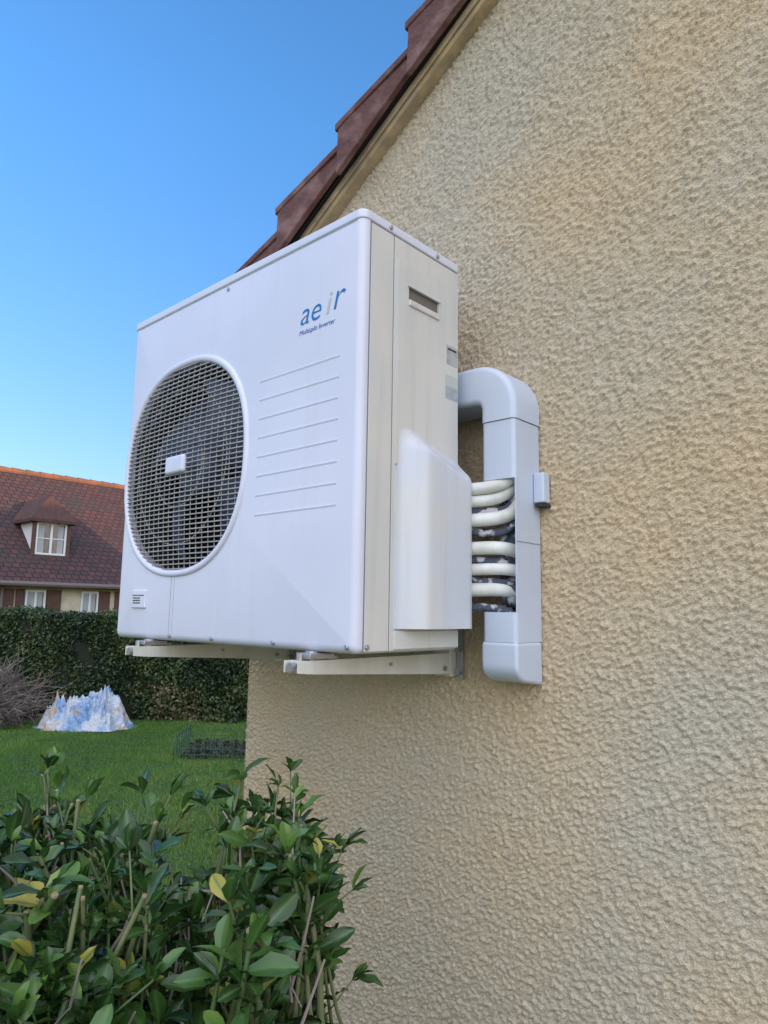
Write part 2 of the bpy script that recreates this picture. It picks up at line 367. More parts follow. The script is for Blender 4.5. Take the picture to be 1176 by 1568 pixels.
text('logo_subtitle','Multisplit Inverter',-1.043,HC+.553,.0145,Mlogo,ox=-.0001)
# ---------------- BRACKETS
br=empty('wall_mounting_bracket')
for i,xa in enumerate([-1.0,-1.583]):
    yt,yw=-.475,-.028; zt=HC-.091
    a=Acc()
    poly=[(yt,zt),(yw,zt),(yw,zt-.046),(yt+.03,zt-.024),(yt,zt-.021)]
    a.prism(poly,'x',xa,xa+.003); a.prism(poly,'x',xa+.037,xa+.040)
    a.prism([(yt+.012,zt-.0005),(yw,zt-.0005),(yw,zt-.004),(yt+.012,zt-.004)],'x',xa+.0035,xa+.0365)
    a.prism([(yt+.03,zt-.0235),(yw,zt-.0455),(yw,zt-.042),(yt+.03,zt-.020)],'x',xa+.0035,xa+.0365)
    a.obj('arm_%d'%(i+1),Mbracket,br)
    a=Acc(); a.box(xa-.002,xa+.042,-.027,-.004,zt-.052,HC+.35)
    a.obj('upright_%d'%(i+1),Mbracket,br,.002)
    a=Acc(); a.tube([(xa+.02,yt+.05,zt-.01),(xa+.02,yt+.05,zt+.016)],.013,12); a.box(xa+.004,xa+.036,yt+.045,yt+.10,zt+.001,zt+.006)
    a.tube([(xa+.02,yt+.02,zt-.016),(xa+.02,yt+.02,zt+.012)],.006,8)
    a.tube([(xa+.018,yt-.002,zt-.012),(xa+.018,yt+.012,zt-.012)],.009,8)
    a.obj('mount_%d'%(i+1),Mzinc,br)
    a=Acc(); a.tube([(xa+.040,yw-.02,zt-.032),(xa+.045,yw-.02,zt-.032)],.006,6); a.tube([(xa+.040,yw-.20,zt-.015),(xa+.044,yw-.20,zt-.015)],.004,6)
    for q in (-.06,-.01,.04): a.tube([(xa+.052,-.004,zt+q+.02),(xa+.052,-.016,zt+q+.02)],.008,6)
    a.obj('bolts_%d'%(i+1),Mzinc,br)
    box('wall_plate_%d'%(i+1),xa+.043,xa+.062,-.006,-.001,zt-.058,HC+.3,Mzinc,br)
box('unit_foot_1',X0+.15,X0+.19,Y0-.022,Y0+.04,Z0-.012,Z0-.002,Mzinc,br,.002)
box('unit_foot_2',X1-.13,X1-.09,Y0-.022,Y0+.04,Z0-.012,Z0-.002,Mzinc,br,.002)
# ---------------- DUCT
du=empty('pipe_duct')
dx0,dx1,dy0=-.822,-.741,-.100
ztop=HC+.530
def prof_sweep(path,mat,name,w=.081,d=.100,rc=.010,grow=0):
    a=Acc(); w2=w/2+grow
    sec=[(-w2,-.0015)]
    for k in range(7):
        t=math.radians(180+90*k/6); sec.append((-w2+rc+rc*math.cos(t), dy0-grow+rc+rc*math.sin(t)))
    for k in range(7):
        t=math.radians(270+90*k/6); sec.append((w2-rc+rc*math.cos(t), dy0-grow+rc+rc*math.sin(t)))
    sec.append((w2,-.0015))
    V=[];n=len(sec)
    for (x_,z_,nx_,nz_) in path:
        for (u,y_) in sec: V.append((x_+nx_*u,y_,z_+nz_*u))
    F=[(i*n+k,i*n+(k+1)%n,(i+1)*n+(k+1)%n,(i+1)*n+k) for i in range(len(path)-1) for k in range(n)]
    F+=[tuple(range(n)),tuple((len(path)-1)*n+k for k in range(n))]
    a.add(V,F); o=a.obj(name,mat,du,smooth=True); m=o.modifiers.new('es','EDGE_SPLIT'); m.split_angle=math.radians(45); return o
xc=(dx0+dx1)/2; zc=ztop-.0405
Rel=.058
path=[(-1.25,zc,0,1),(xc-Rel,zc,0,1)]
for k in range(1,13):
    t=math.radians(90-90*k/12); path.append((xc-Rel+Rel*math.cos(t),zc-Rel+Rel*math.sin(t),math.cos(t),math.sin(t)))
path.append((xc,HC+.402,1,0))
prof_sweep(path,Mduct,'elbow',grow=.0025,rc=.014)
prof_sweep([(xc,HC+.4005,1,0),(xc,HC+.276,1,0)],Mduct,'upper_trunking')
prof_sweep([(xc,HC+.002,1,0),(xc,HC-.058,1,0)],Mduct,'lower_trunking')
g=.0025
poly=[(-.0015,HC-.057),(dy0-g,HC-.057),(dy0-g,HC-.100)]
for k in range(1,9):
    t=math.radians(180+80*k/8); poly.append((dy0-g+.045+.045*math.cos(t),HC-.102+.036*math.sin(t)))
poly.append((-.0015,HC-.146))
a=Acc(); a.prism(poly,'x',dx0-g,dx1+g); a.obj('end_cap',Mduct,du,bevel=.008,seg=3)
a=Acc(); a.box(dx1-.003,dx1,dy0+.004,-.002,HC+.002,HC+.276); a.box(dx0,dx1-.0035,-.006,-.002,HC+.002,HC+.276)
a.obj('trunking_channel',Mduct,du)
box('trunking_joint',dx1-.001,dx1+.0008,dy0+.004,-.003,HC+.1440,HC+.1455,Mseam,du)
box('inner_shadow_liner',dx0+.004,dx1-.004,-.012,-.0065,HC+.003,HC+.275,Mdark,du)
a=Acc(); a.box(dx1+.0005,dx1+.026,-.030,-.002,HC+.230,HC+.295); a.obj('clip',Mduct,du,bevel=.004)
box('clip_gap',dx1+.006,dx1+.0268,-.031,-.002,HC+.222,HC+.228,Mrubber,du)
a=Acc(); b=Acc()
def bez(p0,p1,p2,p3,n=14):
    return [((1-t)**3)*Vector(p0)+3*t*(1-t)**2*Vector(p1)+3*t*t*(1-t)*Vector(p2)+t**3*Vector(p3) for t in [i/n for i in range(n+1)]]
for i,zz in enumerate([.258,.232,.192,.132,.088,.046]):
    up= i<3
    xe_=dx1-.020-(i%2)*.010; ye=dy0+.022+(i%3)*.008
    r_=(.0135,.0125,.0145,.014,.0125,.0145)[i]
    z1=HC+zz
    dzz=(.040 if up else -.006); dyy=(.012 if up else .040)
    pts=[(X1-.05,Y1-.02,z1-.006),(X1+.0,Y1+.005,z1-.003)]+bez((X1+.012,Y1+.012,z1),(xe_-.035,ye-.012,z1+.004),(xe_,ye-.006,z1+.004),(xe_-.002,ye+dyy,z1+dzz))
    a.tube(pts,r_,14)
for zz,sg in [(.214,1),(.168,1),(.110,-1),(.012,-1),(.068,-1)]:
    z1=HC+zz
    pts=[(X1-.02,Y1+.01,z1)]+bez((X1+.012,Y1+.02,z1),(-.80,-.07,z1-.004),(-.780,-.066,z1),(-.770,-.055,z1+sg*.020))
    b.tube([p+Vector((random.uniform(-.002,.002),0,random.uniform(-.002,.002))) if isinstance(p,Vector) else p for p in pts],.008,8)
for i in range(3):
    x_=dx0+.022+i*.017
    pts=[(x_+random.uniform(-.004,.004),-.045+random.uniform(-.008,.008),HC+.27-.255*k/9) for k in range(10)]
    b.tube(pts,.011,8)
a.obj('refrigerant_lines',Mpipe,du,smooth=True); b.obj('foam_and_cables',Mfoam,du,smooth=True)
# ---------------- GROUND
def grass_mat():
    m,nt,b=base_mat('lawn_soil_green'); L=nt.links
    tc=nd(nt,'ShaderNodeTexCoord'); n=nd(nt,'ShaderNodeTexNoise'); n.inputs['Scale'].default_value=1.2; n.inputs['Detail'].default_value=8; L.new(tc.outputs['Object'],n.inputs['Vector'])
    r=nd(nt,'ShaderNodeValToRGB'); r.color_ramp.elements[0].position=.35; r.color_ramp.elements[1].position=.7
    r.color_ramp.elements[0].color=(.05,.09,.022,1); r.color_ramp.elements[1].color=(.09,.13,.035,1); L.new(n.outputs['Fac'],r.inputs[0]); L.new(r.outputs[0],b.inputs['Base Color'])
    b.inputs['Roughness'].default_value=.95; return m
fast('lawn',[(-150,-150,0),(150,-150,0),(150,150,0),(-150,150,0)],[(0,1,2,3)],grass_mat())
nb=190000
Fd=np.sqrt(rng.uniform(2.6**2,10.6**2,nb)); rho=rng.uniform(-.66,-.14,nb); Rr=rho*Fd
px=.74*Rr-.673*Fd; py=.673*Rr+.74*Fd-1.31
keep=~((px>-1.76)&(py>-.02)); px=px[keep];py=py[keep]; nb=len(px)
cl=.5+.5*np.sin(px*6.1+2*np.sin(py*3.3))*np.sin(py*5.7+1.7*np.sin(px*2.9))
ang=rng.uniform(0,2*np.pi,nb); hh=rng.uniform(.012,.036,nb)*(.6+.9*cl); ww=rng.uniform(.002,.0045,nb)
la=rng.uniform(0,2*np.pi,nb); ll=rng.uniform(0,.03,nb)
A=np.stack([px-ww*np.cos(ang),py-ww*np.sin(ang),np.zeros(nb)],-1); B=np.stack([px+ww*np.cos(ang),py+ww*np.sin(ang),np.zeros(nb)],-1)
C=np.stack([px+ll*np.cos(la),py+ll*np.sin(la),hh],-1)
V=np.stack([A,B,C],1).reshape(-1,3); F=np.arange(nb*3).reshape(-1,3)
rn=np.repeat(np.clip(.50+.16*np.sin(px*1.3+py)+.36*(cl-.5)+rng.normal(0,.2,nb),0,1),3)
Mblade=ramp_attr('grass_blade',[(0,(.05,.12,.02)),(.5,(.11,.24,.035)),(.85,(.21,.33,.055)),(1,(.32,.30,.11))],.6,trans=.25)
fast('grass',V,F,Mblade,None,attrs={'rnd':rn})
def leafquads(P,Nrm,size,seed=1):
    r_=np.random.default_rng(seed); n=len(P)
    d=r_.normal(size=(n,3))+Nrm*.3; d/=np.linalg.norm(d,axis=1)[:,None]
    nn=Nrm+.9*r_.normal(size=(n,3)); s=np.cross(d,nn); s/=np.linalg.norm(s,axis=1)[:,None]+1e-9
    L_=size*r_.uniform(.6,1.3,n)[:,None]
    a_=P-d*L_*.5; c_=P+d*L_*.5; b_=P+s*L_*.28; e_=P-s*L_*.28
    return np.stack([a_,b_,c_,e_],1).reshape(-1,3), np.arange(n*4).reshape(-1,4)
Mhl=ramp_attr('hedge_leaf',[(0,(.012,.028,.010)),(.5,(.036,.066,.016)),(.85,(.09,.12,.03)),(1,(.19,.14,.08))],.55)
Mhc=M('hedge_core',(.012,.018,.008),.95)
hd=empty('clipped_hedge')
R0,R1,F0,F1=-9.5,3.0,10.2,11.3; HT=1.50
nh=110000
face=rng.choice(3,nh,p=[.62,.3,.08]); R_=rng.uniform(R0,R1,nh); Zr=rng.uniform(.0,HT,nh); Fr=rng.uniform(F0,F1,nh)
bul=.07*np.sin(R_*2.1+Zr*1.7)+.05*np.sin(R_*5.3-Zr*4.1)+.04*np.sin(R_*11+Zr*9)
dep=np.abs(rng.normal(0,.06,nh))
Ff=np.where(face==0,F0-bul+dep-.02,np.where(face==1,Fr,F1+bul-dep))
Zf=np.where(face==1,HT+.035*np.sin(R_*3.1)+.03*np.sin(R_*9)-dep*.6+rng.normal(0,.02,nh),Zr)
Pw=np.stack([.74*R_-.673*Ff,.673*R_+.74*Ff-1.31,Zf],-1)
nf=np.array([.673,-.74,0.]); Nn=np.where((face==0)[:,None],nf,np.where((face==1)[:,None],np.array([0,0,1.]),-nf))
V,F=leafquads(Pw,Nn,.052,3)
brown=np.where(Zf<.5,.32,0)*(.5+.5*np.sin(R_*1.9+.6))
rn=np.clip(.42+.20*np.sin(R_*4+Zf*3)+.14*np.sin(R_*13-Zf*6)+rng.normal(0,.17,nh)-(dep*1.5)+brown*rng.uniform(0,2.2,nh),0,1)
fast('hedge_foliage',V,F,Mhl,hd,attrs={'rnd':np.repeat(rn,4)})
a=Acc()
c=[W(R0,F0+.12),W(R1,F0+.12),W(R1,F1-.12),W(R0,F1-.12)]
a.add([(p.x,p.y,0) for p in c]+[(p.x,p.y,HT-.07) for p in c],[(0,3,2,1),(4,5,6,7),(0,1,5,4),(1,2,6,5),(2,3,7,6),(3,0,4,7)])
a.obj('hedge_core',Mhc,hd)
a=Acc(); c0=W(-5.05,9.55)
for i in range(650):
    t=random.uniform(0,2*math.pi); rr=random.uniform(0,.6)
    p=Vector((c0.x+rr*math.cos(t)*.8,c0.y+rr*math.sin(t)*.8,random.uniform(0,.75)*(1-rr)))
    d=Vector((random.gauss(0,1),random.gauss(0,1),random.uniform(0,1.1))).normalized(); L_=random.uniform(.25,.65)
    q=p+d*L_*.5+Vector((random.gauss(0,.04),random.gauss(0,.04),random.gauss(0,.04))); e=p+d*L_+Vector((random.gauss(0,.06),random.gauss(0,.06),-.05)); e.z=max(.02,e.z)
    r_=random.uniform(.003,.007); a.tube([p,q,e],[r_,r_*.7,r_*.4],4)
a.obj('brushwood_pile',M('dry_twigs',(.13,.10,.085),.9,(.26,.21,.18),6))
# crumpled plastic sheeting : draped height field with sharp folds
ct=W(-3.93,9.6); n=190; V=[]
def ridge(x,y,s,o):
    v=noise.noise(Vector((x*s+o,y*s,o*.7))); return 1-abs(v)*2.4
for j in range(n):
    for i in range(n):
        u=(i/(n-1)-.5)*2; v=(j/(n-1)-.5)*2
        rr=math.hypot(u*.97,v)
        ang=math.atan2(v,u); edge=.84+.20*noise.noise(Vector((math.cos(ang)*2.2,math.sin(ang)*2.2,4)))
        k=max(0,1-(rr/edge)**5)
        wu=u+.10*noise.noise(Vector((u*3,v*3,9))); wv=v+.10*noise.noise(Vector((u*3,v*3,19)))
        h=k*(.10+.19*ridge(wu,wv,2.3,3.1)+.13*ridge(wu,wv,5,7.7)+.06*ridge(wu,wv,11,1.3))
        h+=.12*k*math.exp(-((u-.28)/.2)**2-((v-.1)/.35)**2)+.07*k*math.exp(-((u+.55)/.2)**2)
        sp=min(1,edge*1.08/max(rr,1e-3))
        x_=u*.72*sp; y_=v*.45*sp
        V.append((.74*x_-.673*y_+ct.x,.673*x_+.74*y_+ct.y,max(.012,h)))
F=[(j*n+i,j*n+i+1,(j+1)*n+i+1,(j+1)*n+i) for j in range(n-1) for i in range(n-1)]
Mtarp=M('crumpled_plastic',(.48,.52,.58),.22,(.17,.30,.50),4.0,.46,.60,bump=.8,bscale=18,bdist=.03)
nt=Mtarp.node_tree; bb=nt.nodes['Principled BSDF']
nn_=nd(nt,'ShaderNodeTexNoise'); nn_.inputs['Scale'].default_value=3.2; tcn=nd(nt,'ShaderNodeTexCoord'); mpn=nd(nt,'ShaderNodeMapping'); mpn.inputs['Location'].default_value=(5,2,1)
nt.links.new(tcn.outputs['Object'],mpn.inputs[0]); nt.links.new(mpn.outputs[0],nn_.inputs['Vector'])
rr_=nd(nt,'ShaderNodeValToRGB'); rr_.color_ramp.elements[0].position=.54; rr_.color_ramp.elements[1].position=.62; nt.links.new(nn_.outputs['Fac'],rr_.inputs[0])
mx=nd(nt,'ShaderNodeMix',data_type='RGBA'); prev=bb.inputs['Base Color'].links[0].from_socket
nt.links.new(rr_.outputs[0],mx.inputs['Factor']); nt.links.new(prev,mx.inputs['A']); mx.inputs['B'].default_value=(.44,.33,.25,1); nt.links.new(mx.outputs['Result'],bb.inputs['Base Color'])
fast('plastic_tarp',V,F,Mtarp,None,True)
a=Acc()
def hoop(p,q,h):
    pts=[]
    for k in range(9):
        t=math.pi*k/8; pts.append(Vector(((p.x+q.x)/2+(p.x-q.x)/2*math.cos(t),(p.y+q.y)/2+(p.y-q.y)/2*math.cos(t),h*(.55+.45*math.sin(t)))))
    a.tube([Vector((pts[0].x,pts[0].y,0))]+pts+[Vector((pts[-1].x,pts[-1].y,0))],.0045,4)
def run(r0,f0,r1,f1,n):
    for i in range(n):
        p=W(r0+(r1-r0)*i/n,f0+(f1-f0)*i/n); q=W(r0+(r1-r0)*(i+1.3)/n,f0+(f1-f0)*(i+1.3)/n); hoop(p,q,.24)
    for z_ in (.06,.12): a.tube([Vector((*W(r0,f0).xy,z_)),Vector((*W(r1,f1).xy,z_))],.003,4)
run(-2.2,7.7,-1.1,7.6,11); run(-2.2,7.7,-2.25,8.5,7); run(-2.25,8.5,-1.1,8.5,9)
a.obj('garden_edging_fence',M('green_wire',(.04,.09,.06),.5))
V,F=leafquads(np.array([[*W(random.uniform(-2.15,-1.15),random.uniform(7.75,8.45)).xy,random.uniform(.005,.09)] for i in range(1800)]),np.tile([0,0,1.],(1800,1)),.05,8)
fast('flower_bed',V,F,ramp_attr('bed_litter',[(0,(.02,.04,.015)),(.6,(.045,.06,.03)),(.9,(.07,.06,.05)),(1,(.16,.14,.13))],.8),None,attrs={'rnd':np.repeat(rng.uniform(0,1,1800),4)})
# ---------------- NEIGHBOUR HOUSE
nhs=empty('neighbour_house')
def rooftile():
    m,nt,b=base_mat('clay_roof_tiles'); L=nt.links
    tc=nd(nt,'ShaderNodeTexCoord'); sp=nd(nt,'ShaderNodeSeparateXYZ'); L.new(tc.outputs['Object'],sp.inputs[0])
    ml=nd(nt,'ShaderNodeMath',operation='MULTIPLY'); ml.inputs[1].default_value=1.32; L.new(sp.outputs['X'],ml.inputs[0])
    cb=nd(nt,'ShaderNodeCombineXYZ'); L.new(sp.outputs['Y'],cb.inputs['X']); L.new(ml.outputs[0],cb.inputs['Y'])
    br_=nd(nt,'ShaderNodeTexBrick'); br_.inputs['Scale'].default_value=1; br_.inputs['Brick Width'].default_value=.20; br_.inputs['Row Height'].default_value=.19
    br_.inputs['Mortar Size'].default_value=.018; br_.inputs['Mortar Smooth'].default_value=.6; br_.inputs['Color1'].default_value=(.10,.042,.036,1); br_.inputs['Color2'].default_value=(.058,.030,.030,1); br_.inputs['Mortar'].default_value=(.025,.014,.013,1)
    L.new(cb.outputs[0],br_.inputs['Vector'])
    n=nd(nt,'ShaderNodeTexNoise'); n.inputs['Scale'].default_value=1.1; n.inputs['Detail'].default_value=7; L.new(tc.outputs['Object'],n.inputs['Vector'])
    r=nd(nt,'ShaderNodeValToRGB'); r.color_ramp.elements[0].position=.48; r.color_ramp.elements[1].position=.75; L.new(n.outputs['Fac'],r.inputs[0])
    mx=nd(nt,'ShaderNodeMix',data_type='RGBA'); L.new(r.outputs[0],mx.inputs['Factor']); L.new(br_.outputs['Color'],mx.inputs['A']); mx.inputs['B'].default_value=(.045,.038,.033,1)
    L.new(mx.outputs['Result'],b.inputs['Base Color']); b.inputs['Roughness'].default_value=.85
    bp=nd(nt,'ShaderNodeBump'); bp.inputs['Strength'].default_value=.8; bp.inputs['Distance'].default_value=.03; bp.invert=True; L.new(br_.outputs['Fac'],bp.inputs['Height']); L.new(bp.outputs[0],b.inputs['Normal'])
    return m
MR=rooftile(); Mnw=M('neighbour_render',(.62,.53,.38),.9,(.52,.44,.31),3)
Mwh=M('white_joinery',(.70,.70,.68),.5); Mbr=M('brown_shutter',(.11,.045,.025),.6,(.08,.035,.02),8); Mgl=M('window_glass',(.04,.05,.06),.08,(.09,.10,.11),2)
Mcur=M('net_curtain',(.45,.45,.43),.9,(.30,.30,.29),20,stretch=(1,8,1)); Mrid=M('ridge_tile',(.26,.10,.05),.8,(.18,.08,.05),4)
Mgut=M('gutter_zinc',(.16,.12,.10),.5)
ex,ez=-18.3,2.2; rx,rz=-22.3,5.65; ya,yb=-4.0,11.2
box('walls',-26.0,-18.65,ya+.3,yb-.3,0,2.25,Mnw,nhs)
a=Acc(); a.add([(-26.0,yb-.301,2.24),(-18.65,yb-.301,2.24),(rx,yb-.301,rz-.25)],[(0,1,2)]); a.add([(-26.0,ya+.301,2.24),(-18.65,ya+.301,2.24),(rx,ya+.301,rz-.25)],[(0,1,2)]); a.obj('gables',Mnw,nhs)
a=Acc(); a.prism([(ex,ez),(rx,rz),(2*rx-ex,ez),(2*rx-ex,ez-.14),(rx,rz-.16),(ex,ez-.14)],'y',ya,yb); a.obj('roof',MR,nhs)
a=Acc(); 
y=ya
while y<yb:
    a.tube([(rx,y,rz-.02),(rx,y+.42,rz-.03)],[.12,.105],10); y+=.4
a.obj('ridge_tiles',Mrid,nhs,smooth=False)
a=Acc(); a.tube([(ex+.05,ya,ez-.06),(ex+.05,yb,ez-.06)],.065,8); a.tube([(-18.58,5.15,2.1),(-18.58,5.15,0)],.04,8); a.obj('gutter',Mgut,nhs)
def win(y0,y1,z0,z1,x,curt=True,par=nhs,nm='window'):
    a=Acc(); f=.05
    a.box(x,x+.05,y0,y0+f,z0,z1);a.box(x,x+.05,y1-f,y1,z0,z1);a.box(x,x+.05,y0+f,y1-f,z0,z0+f);a.box(x,x+.05,y0+f,y1-f,z1-f,z1);ym=(y0+y1)/2
    a.box(x+.001,x+.048,ym-.03,ym+.03,z0+f,z1-f); a.box(x+.01,x+.035,y0+f,y1-f,(z0+z1)/2-.012,(z0+z1)/2+.012)
    a.obj(nm+'_frame',Mwh,par)
    box(nm+'_glass',x+.004,x+.012,y0+f,y1-f,z0+f,z1-f,Mgl,par)
    if curt:
        box(nm+'_curtain',x+.013,x+.016,y0+f+.02,y0+f+.17,z0+f,z1-f,Mcur,par); box(nm+'_curtain2',x+.013,x+.016,y1-f-.17,y1-f-.02,z0+f,z1-f,Mcur,par)
xw=-18.65
win(5.72,6.22,.9,2.0,xw+.0); win(7.15,7.62,.9,2.0,xw,nm='window_b'); win(3.6,4.8,.9,2.0,xw,nm='window_c'); win(8.6,9.6,.9,2.0,xw,nm='window_d')
for i,(y0,y1) in enumerate([(5.0,5.45),(5.50,5.70),(6.25,6.62),(7.64,7.95),(4.82,4.97),(8.1,8.55),(9.65,10.1)]): box('shutter_%d'%i,xw+.002,xw+.045,y0,y1,.9,2.02,Mbr,nhs)
d0,d1_=5.95,6.95; fx=-19.15; zb_,ze_,za_=2.95,3.92,4.58
a=Acc()
a.box(fx-2.6,fx-.02,d0+.06,d1_-.06,zb_-.1,ze_+.02)
a.obj('dormer_cheeks',Mwh,nhs)
a=Acc(); a.box(fx-.02,fx+.03,d0,d0+.10,zb_-.10,ze_); a.box(fx-.02,fx+.03,d1_-.10,d1_,zb_-.10,ze_); a.box(fx-.02,fx+.028,d0+.1,d1_-.1,ze_-.09,ze_); a.box(fx-.02,fx+.05,d0+.1,d1_-.1,zb_-.1,zb_)
a.obj('dormer_surround',Mbr,nhs)
win(d0+.10,d1_-.10,zb_,ze_-.09,fx-.03,True,nhs,'dormer_window')
ym=(d0+d1_)/2; e=.12; rb=fx-2.9
a=Acc(); V=[(fx+.20,d0-e,ze_-.03),(fx+.20,d1_+e,ze_-.03),(fx-.25,ym,za_+.02),(rb,ym,za_+.02),(rb,d0-e,ze_-.03),(rb,d1_+e,ze_-.03),
  (fx+.20,d0-e,ze_-.11),(fx+.20,d1_+e,ze_-.11),(rb,d0-e,ze_-.11),(rb,d1_+e,ze_-.11)]
a.add(V,[(0,1,2),(0,2,3,4),(1,5,3,2),(0,6,7,1),(0,4,8,6),(1,7,9,5),(6,8,9,7),(3,5,9,8,4)])
a.obj('dormer_roof',M('dormer_tiles',(.10,.042,.034),.85,(.07,.034,.028),6,bump=.6,bscale=9,bdist=.03),nhs)
# ---------------- SHRUB
sh=empty('laurel_shrub')
def leaves(O,D,Nn,Ln,Wd,bend,rn,name,mat):
    D=D/np.linalg.norm(D,axis=1)[:,None]; S=np.cross(D,Nn); S/=np.linalg.norm(S,axis=1)[:,None]+1e-9; Nn=np.cross(S,D)
    tt=np.array([0,.12,.3,.55,.78,.93,1.]); w=np.array([.06,.28,.66,1.,.86,.42,.02]); us=[-1,-.5,0,.5,1]
    n=len(O); rows=[]
    for t_,w_ in zip(tt,w):
        for u in us:
            rows.append(O+D*(Ln*t_)[:,None]-Nn*(bend*Ln*t_*t_)[:,None]+S*(Wd*w_*u)[:,None]+Nn*(.38*Wd*w_*abs(u)**1.3)[:,None]+Nn*(Wd*.2*np.sin(t_*14+rn*20)*abs(u))[:,None])
    V=np.stack(rows,1); m_=V.shape[1]; k=len(us)
    f=np.array([(i*k+j,i*k+j+1,(i+1)*k+j+1,(i+1)*k+j) for i in range(len(tt)-1) for j in range(k-1)])
    F=(f[None]+ (np.arange(n)*m_)[:,None,None]).reshape(-1,4)
    mid=np.tile(np.array([1-abs(u) for _ in tt for u in us]),n)
    return fast(name,V.reshape(-1,3),F,mat,sh,True,{'rnd':np.repeat(rn,m_),'mid':mid})
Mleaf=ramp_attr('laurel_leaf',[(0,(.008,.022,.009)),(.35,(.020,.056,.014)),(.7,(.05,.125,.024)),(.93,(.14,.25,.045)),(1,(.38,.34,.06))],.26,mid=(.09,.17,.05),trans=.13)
Mstem=M('green_stem',(.065,.125,.035),.55,(.15,.17,.075),14)
Mcut=M('pruned_wood',(.34,.26,.17),.8,(.20,.14,.09),60)
st=Acc(); cut=Acc(); LO=[];LD=[];LN=[];LL=[];LW=[];LB=[];LR=[]
def topH(rho):
    if rho<-.30: h=-.345+.022*math.sin(rho*40)
    elif rho<-.205: h=-.43
    elif rho<-.12: h=-.318
    else: h=-.318-(rho+.12)*1.7
    return h
def addleaf(o,d,ln,rnv,bend=.2):
    LO.append(o);LD.append(d);LN.append((random.gauss(0,.55),random.gauss(0,.55),1.));LL.append(ln);LW.append(ln*random.uniform(.18,.25));LB.append(bend+random.uniform(-.2,.35));LR.append(rnv)
for i in range(400):
    F_=random.uniform(.66,1.22)
    rho=random.uniform(-.80,-.075)
    if -.30<rho<-.205 and random.random()<.5: continue
    kind=random.random(); pruned=kind<(.52 if rho<-.25 else .25)
    h=topH(rho)+random.gauss(0,.032)-.02+(.004 if pruned else -.008)
    if rho>-.15: F_=random.uniform(.95,1.22)
    if F_<.85: h-=(.85-F_)*.7
    top=W(rho*F_,F_,h)
    sc_=.10 if rho<-.2 else .05
    lean=Vector((random.gauss(0,sc_),random.gauss(0,sc_),0)); Ls=random.uniform(.28,.48)
    bot=top-Vector((lean.x,lean.y,Ls))
    if rho>-.2: bot+=Vector((-.04,0,0))
    midp=(top+bot)/2+Vector((random.gauss(0,.016),random.gauss(0,.016),0))
    r_=random.uniform(.0026,.0046) if pruned else random.uniform(.002,.003)
    st.tube([bot,(bot+midp)/2+Vector((random.gauss(0,.005),random.gauss(0,.005),0)),midp,(top+midp)/2+Vector((random.gauss(0,.006),random.gauss(0,.006),0)),top],[r_*1.3,r_*1.15,r_*1.25,r_*1.0,r_*.95],8,cap=False)
    axis=(top-midp).normalized(); g=random.random()
    if pruned:
        cut.tube([top-axis*.001,top+axis*.002],[r_*1.0,r_*.8],8)
        for s_ in range(random.randint(2,5)):
            p=top.lerp(midp,random.uniform(.05,.95)); d=(Vector((random.gauss(0,.8),random.gauss(0,.8),random.uniform(.6,1.8)))).normalized(); L_=random.uniform(.02,.09)
            q=p+d*L_; st.tube([p,q],[r_*.5,r_*.33],6)
            for k in range(random.randint(3,6)):
                dd=d*.9+Vector((random.gauss(0,.6),random.gauss(0,.6),random.uniform(0,.7))); addleaf(q,dd,random.uniform(.018,.044),min(1,max(0,random.gauss(.55,.2))))
    else:
        nl=random.randint(6,10); ph=random.random()*6
        for k in range(nl):
            t=ph+k*2.4; el=random.uniform(.2,1.6)*(1 if k>3 else .6)+(.8 if k>nl-3 else 0)
            d=Vector((math.cos(t),math.sin(t),el))
            tone=random.gauss(.46,.2)+(.2 if k>nl-4 else 0)
            if g>.96: tone+=.35
            addleaf(top-axis*random.uniform(0,.04),d,random.uniform(.032,.062)*(.8 if k>nl-4 else 1),min(1,max(0,tone)))
    for k in range(random.randint(1,4)):
        p=top.lerp(bot,random.uniform(.2,1)); t=random.random()*6.3
        addleaf(p,Vector((math.cos(t),math.sin(t),random.uniform(.1,1.2))),random.uniform(.03,.056),min(1,max(0,random.gauss(.34,.17))),.3)
tw=Acc()
for i in range(170):
    F_=random.uniform(.75,1.2); rho=random.uniform(-.75,-.11); p=W(rho*F_,F_,topH(rho)-random.uniform(.03,.22)-max(0,.85-F_)*.6)
    d=Vector((random.gauss(0,1),random.gauss(0,1),random.uniform(.3,2.4))).normalized(); L_=random.uniform(.03,.13)
    k1=p+d*L_*.5+Vector([random.gauss(0,.007) for _ in range(3)])
    tw.tube([p,k1,p+d*L_],[.0022,.0018,.0012],5)
    tw.tube([k1,k1+Vector([random.gauss(0,.016) for _ in range(3)])],[.0014,.0009],4)
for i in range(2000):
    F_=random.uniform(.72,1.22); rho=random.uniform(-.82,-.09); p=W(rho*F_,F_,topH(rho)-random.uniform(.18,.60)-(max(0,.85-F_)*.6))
    t=random.random()*6.3; addleaf(p,Vector((math.cos(t),math.sin(t),random.uniform(-.3,1.0))),random.uniform(.035,.06),min(1,max(0,random.gauss(.15,.13))))  # inner leaves toned darker to paint shade into the shrub's interior
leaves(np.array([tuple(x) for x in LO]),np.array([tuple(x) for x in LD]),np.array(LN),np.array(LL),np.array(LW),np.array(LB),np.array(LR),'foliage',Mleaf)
st.obj('stems',Mstem,sh,smooth=True,recalc=False); cut.obj('cut_ends',Mcut,sh,recalc=False); tw.obj('dead_twigs',M('dead_twig',(.26,.21,.18),.9),sh,recalc=False)
a=Acc()
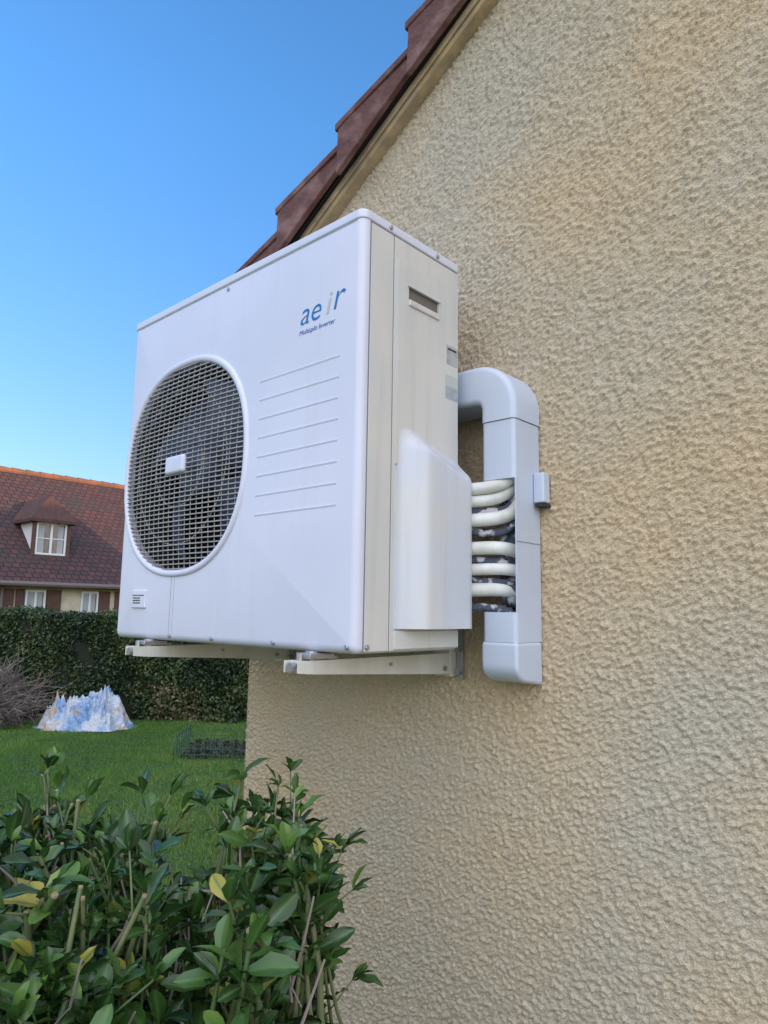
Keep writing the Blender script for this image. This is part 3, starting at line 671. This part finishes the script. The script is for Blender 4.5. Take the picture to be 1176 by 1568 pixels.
for i in range(22):
    F_=random.uniform(.85,1.1); rho=random.uniform(-.6,-.25); q=W(rho*F_,F_,topH(rho)-.25); c_=W(-.42,.98)
    a.tube([(c_.x+random.gauss(0,.08),c_.y+random.gauss(0,.08),0),((c_.x+q.x)/2,(c_.y+q.y)/2,.55),q],[.012,.01,.006],7)
a.obj('trunks',M('shrub_bark',(.10,.08,.05),.9),sh,recalc=False)
# ---------------- LIGHT
el=math.radians(5.5); sd=Vector((.97,.243,0)).normalized(); az=math.atan2(sd.x,sd.y)
w=bpy.data.worlds.new('World'); sc.world=w; w.use_nodes=True; nt=w.node_tree; L=nt.links
sky=nd(nt,'ShaderNodeTexSky'); sky.sky_type='NISHITA'; sky.sun_disc=False; sky.sun_elevation=el; sky.sun_rotation=az
sky.air_density=1.0; sky.dust_density=.4; sky.ozone_density=2.0; sky.altitude=100
tc=nd(nt,'ShaderNodeTexCoord'); sp=nd(nt,'ShaderNodeSeparateXYZ'); L.new(tc.outputs['Generated'],sp.inputs[0])
mr=nd(nt,'ShaderNodeMapRange'); mr.inputs['From Min'].default_value=0.0; mr.inputs['From Max'].default_value=.6; L.new(sp.outputs['Z'],mr.inputs[0])
mg=nd(nt,'ShaderNodeMix',data_type='RGBA'); L.new(mr.outputs[0],mg.inputs['Factor']); mg.inputs['A'].default_value=(1.8,1.60,2.15,1); mg.inputs['B'].default_value=(1.75,2.9,4.1,1)
mu=nd(nt,'ShaderNodeVectorMath',operation='MULTIPLY'); L.new(sky.outputs[0],mu.inputs[0]); L.new(mg.outputs['Result'],mu.inputs[1])
# added fill glow with cloud-like noise in the unseen sky behind the photographer
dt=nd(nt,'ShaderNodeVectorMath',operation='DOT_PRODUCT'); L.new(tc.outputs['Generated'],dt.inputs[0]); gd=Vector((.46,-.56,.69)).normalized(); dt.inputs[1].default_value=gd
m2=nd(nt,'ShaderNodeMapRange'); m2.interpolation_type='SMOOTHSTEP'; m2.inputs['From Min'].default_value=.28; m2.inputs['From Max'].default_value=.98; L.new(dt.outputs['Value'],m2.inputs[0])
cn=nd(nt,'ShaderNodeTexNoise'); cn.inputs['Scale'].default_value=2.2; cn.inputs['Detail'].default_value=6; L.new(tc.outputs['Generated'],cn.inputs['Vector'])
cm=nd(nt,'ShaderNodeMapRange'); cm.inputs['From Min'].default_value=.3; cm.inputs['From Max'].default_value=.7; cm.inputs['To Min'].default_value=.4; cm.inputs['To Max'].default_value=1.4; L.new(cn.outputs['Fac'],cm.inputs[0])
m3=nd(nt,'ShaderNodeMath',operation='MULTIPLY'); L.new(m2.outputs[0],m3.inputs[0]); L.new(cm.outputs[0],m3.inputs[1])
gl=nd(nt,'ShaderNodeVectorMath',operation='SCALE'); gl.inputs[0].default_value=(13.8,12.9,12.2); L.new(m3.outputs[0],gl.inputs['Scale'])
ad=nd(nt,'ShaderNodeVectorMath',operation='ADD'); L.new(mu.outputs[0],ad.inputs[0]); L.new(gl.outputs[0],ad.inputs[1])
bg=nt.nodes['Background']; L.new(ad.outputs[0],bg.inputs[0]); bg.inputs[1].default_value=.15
s=bpy.data.lights.new('sun','SUN'); s.energy=4.0; s.angle=math.radians(.5); s.color=(1,.66,.38)
so=bpy.data.objects.new('sun',s); link(so)
dv=Vector((sd.x*math.cos(el),sd.y*math.cos(el),math.sin(el))); so.rotation_euler=dv.to_track_quat('Z','Y').to_euler()
# ---------------- CAMERA
Rv=Vector((.74,.673,0)).normalized(); U=Vector((0,0,1)); Fv=U.cross(Rv)
cxv=(.9999*Rv-.0022*Fv+.0157*U).normalized(); fw=(.9899*Fv+.1415*U).normalized(); fw=(fw-fw.dot(cxv)*cxv).normalized(); up=cxv.cross(fw)
cam=bpy.data.cameras.new('camera'); cam.lens=36*1064/1568; cam.sensor_width=36; cam.clip_start=.05; cam.clip_end=600
co=bpy.data.objects.new('camera',cam); link(co)
mm=Matrix.Identity(4)
for i in range(3): mm[i][0]=cxv[i]; mm[i][1]=up[i]; mm[i][2]=-fw[i]
mm[0][3],mm[1][3],mm[2][3]=0,-1.31,HC
co.matrix_world=mm; sc.camera=co
sc.view_settings.view_transform='Standard'
try: sc.view_settings.look='None'
except Exception: pass
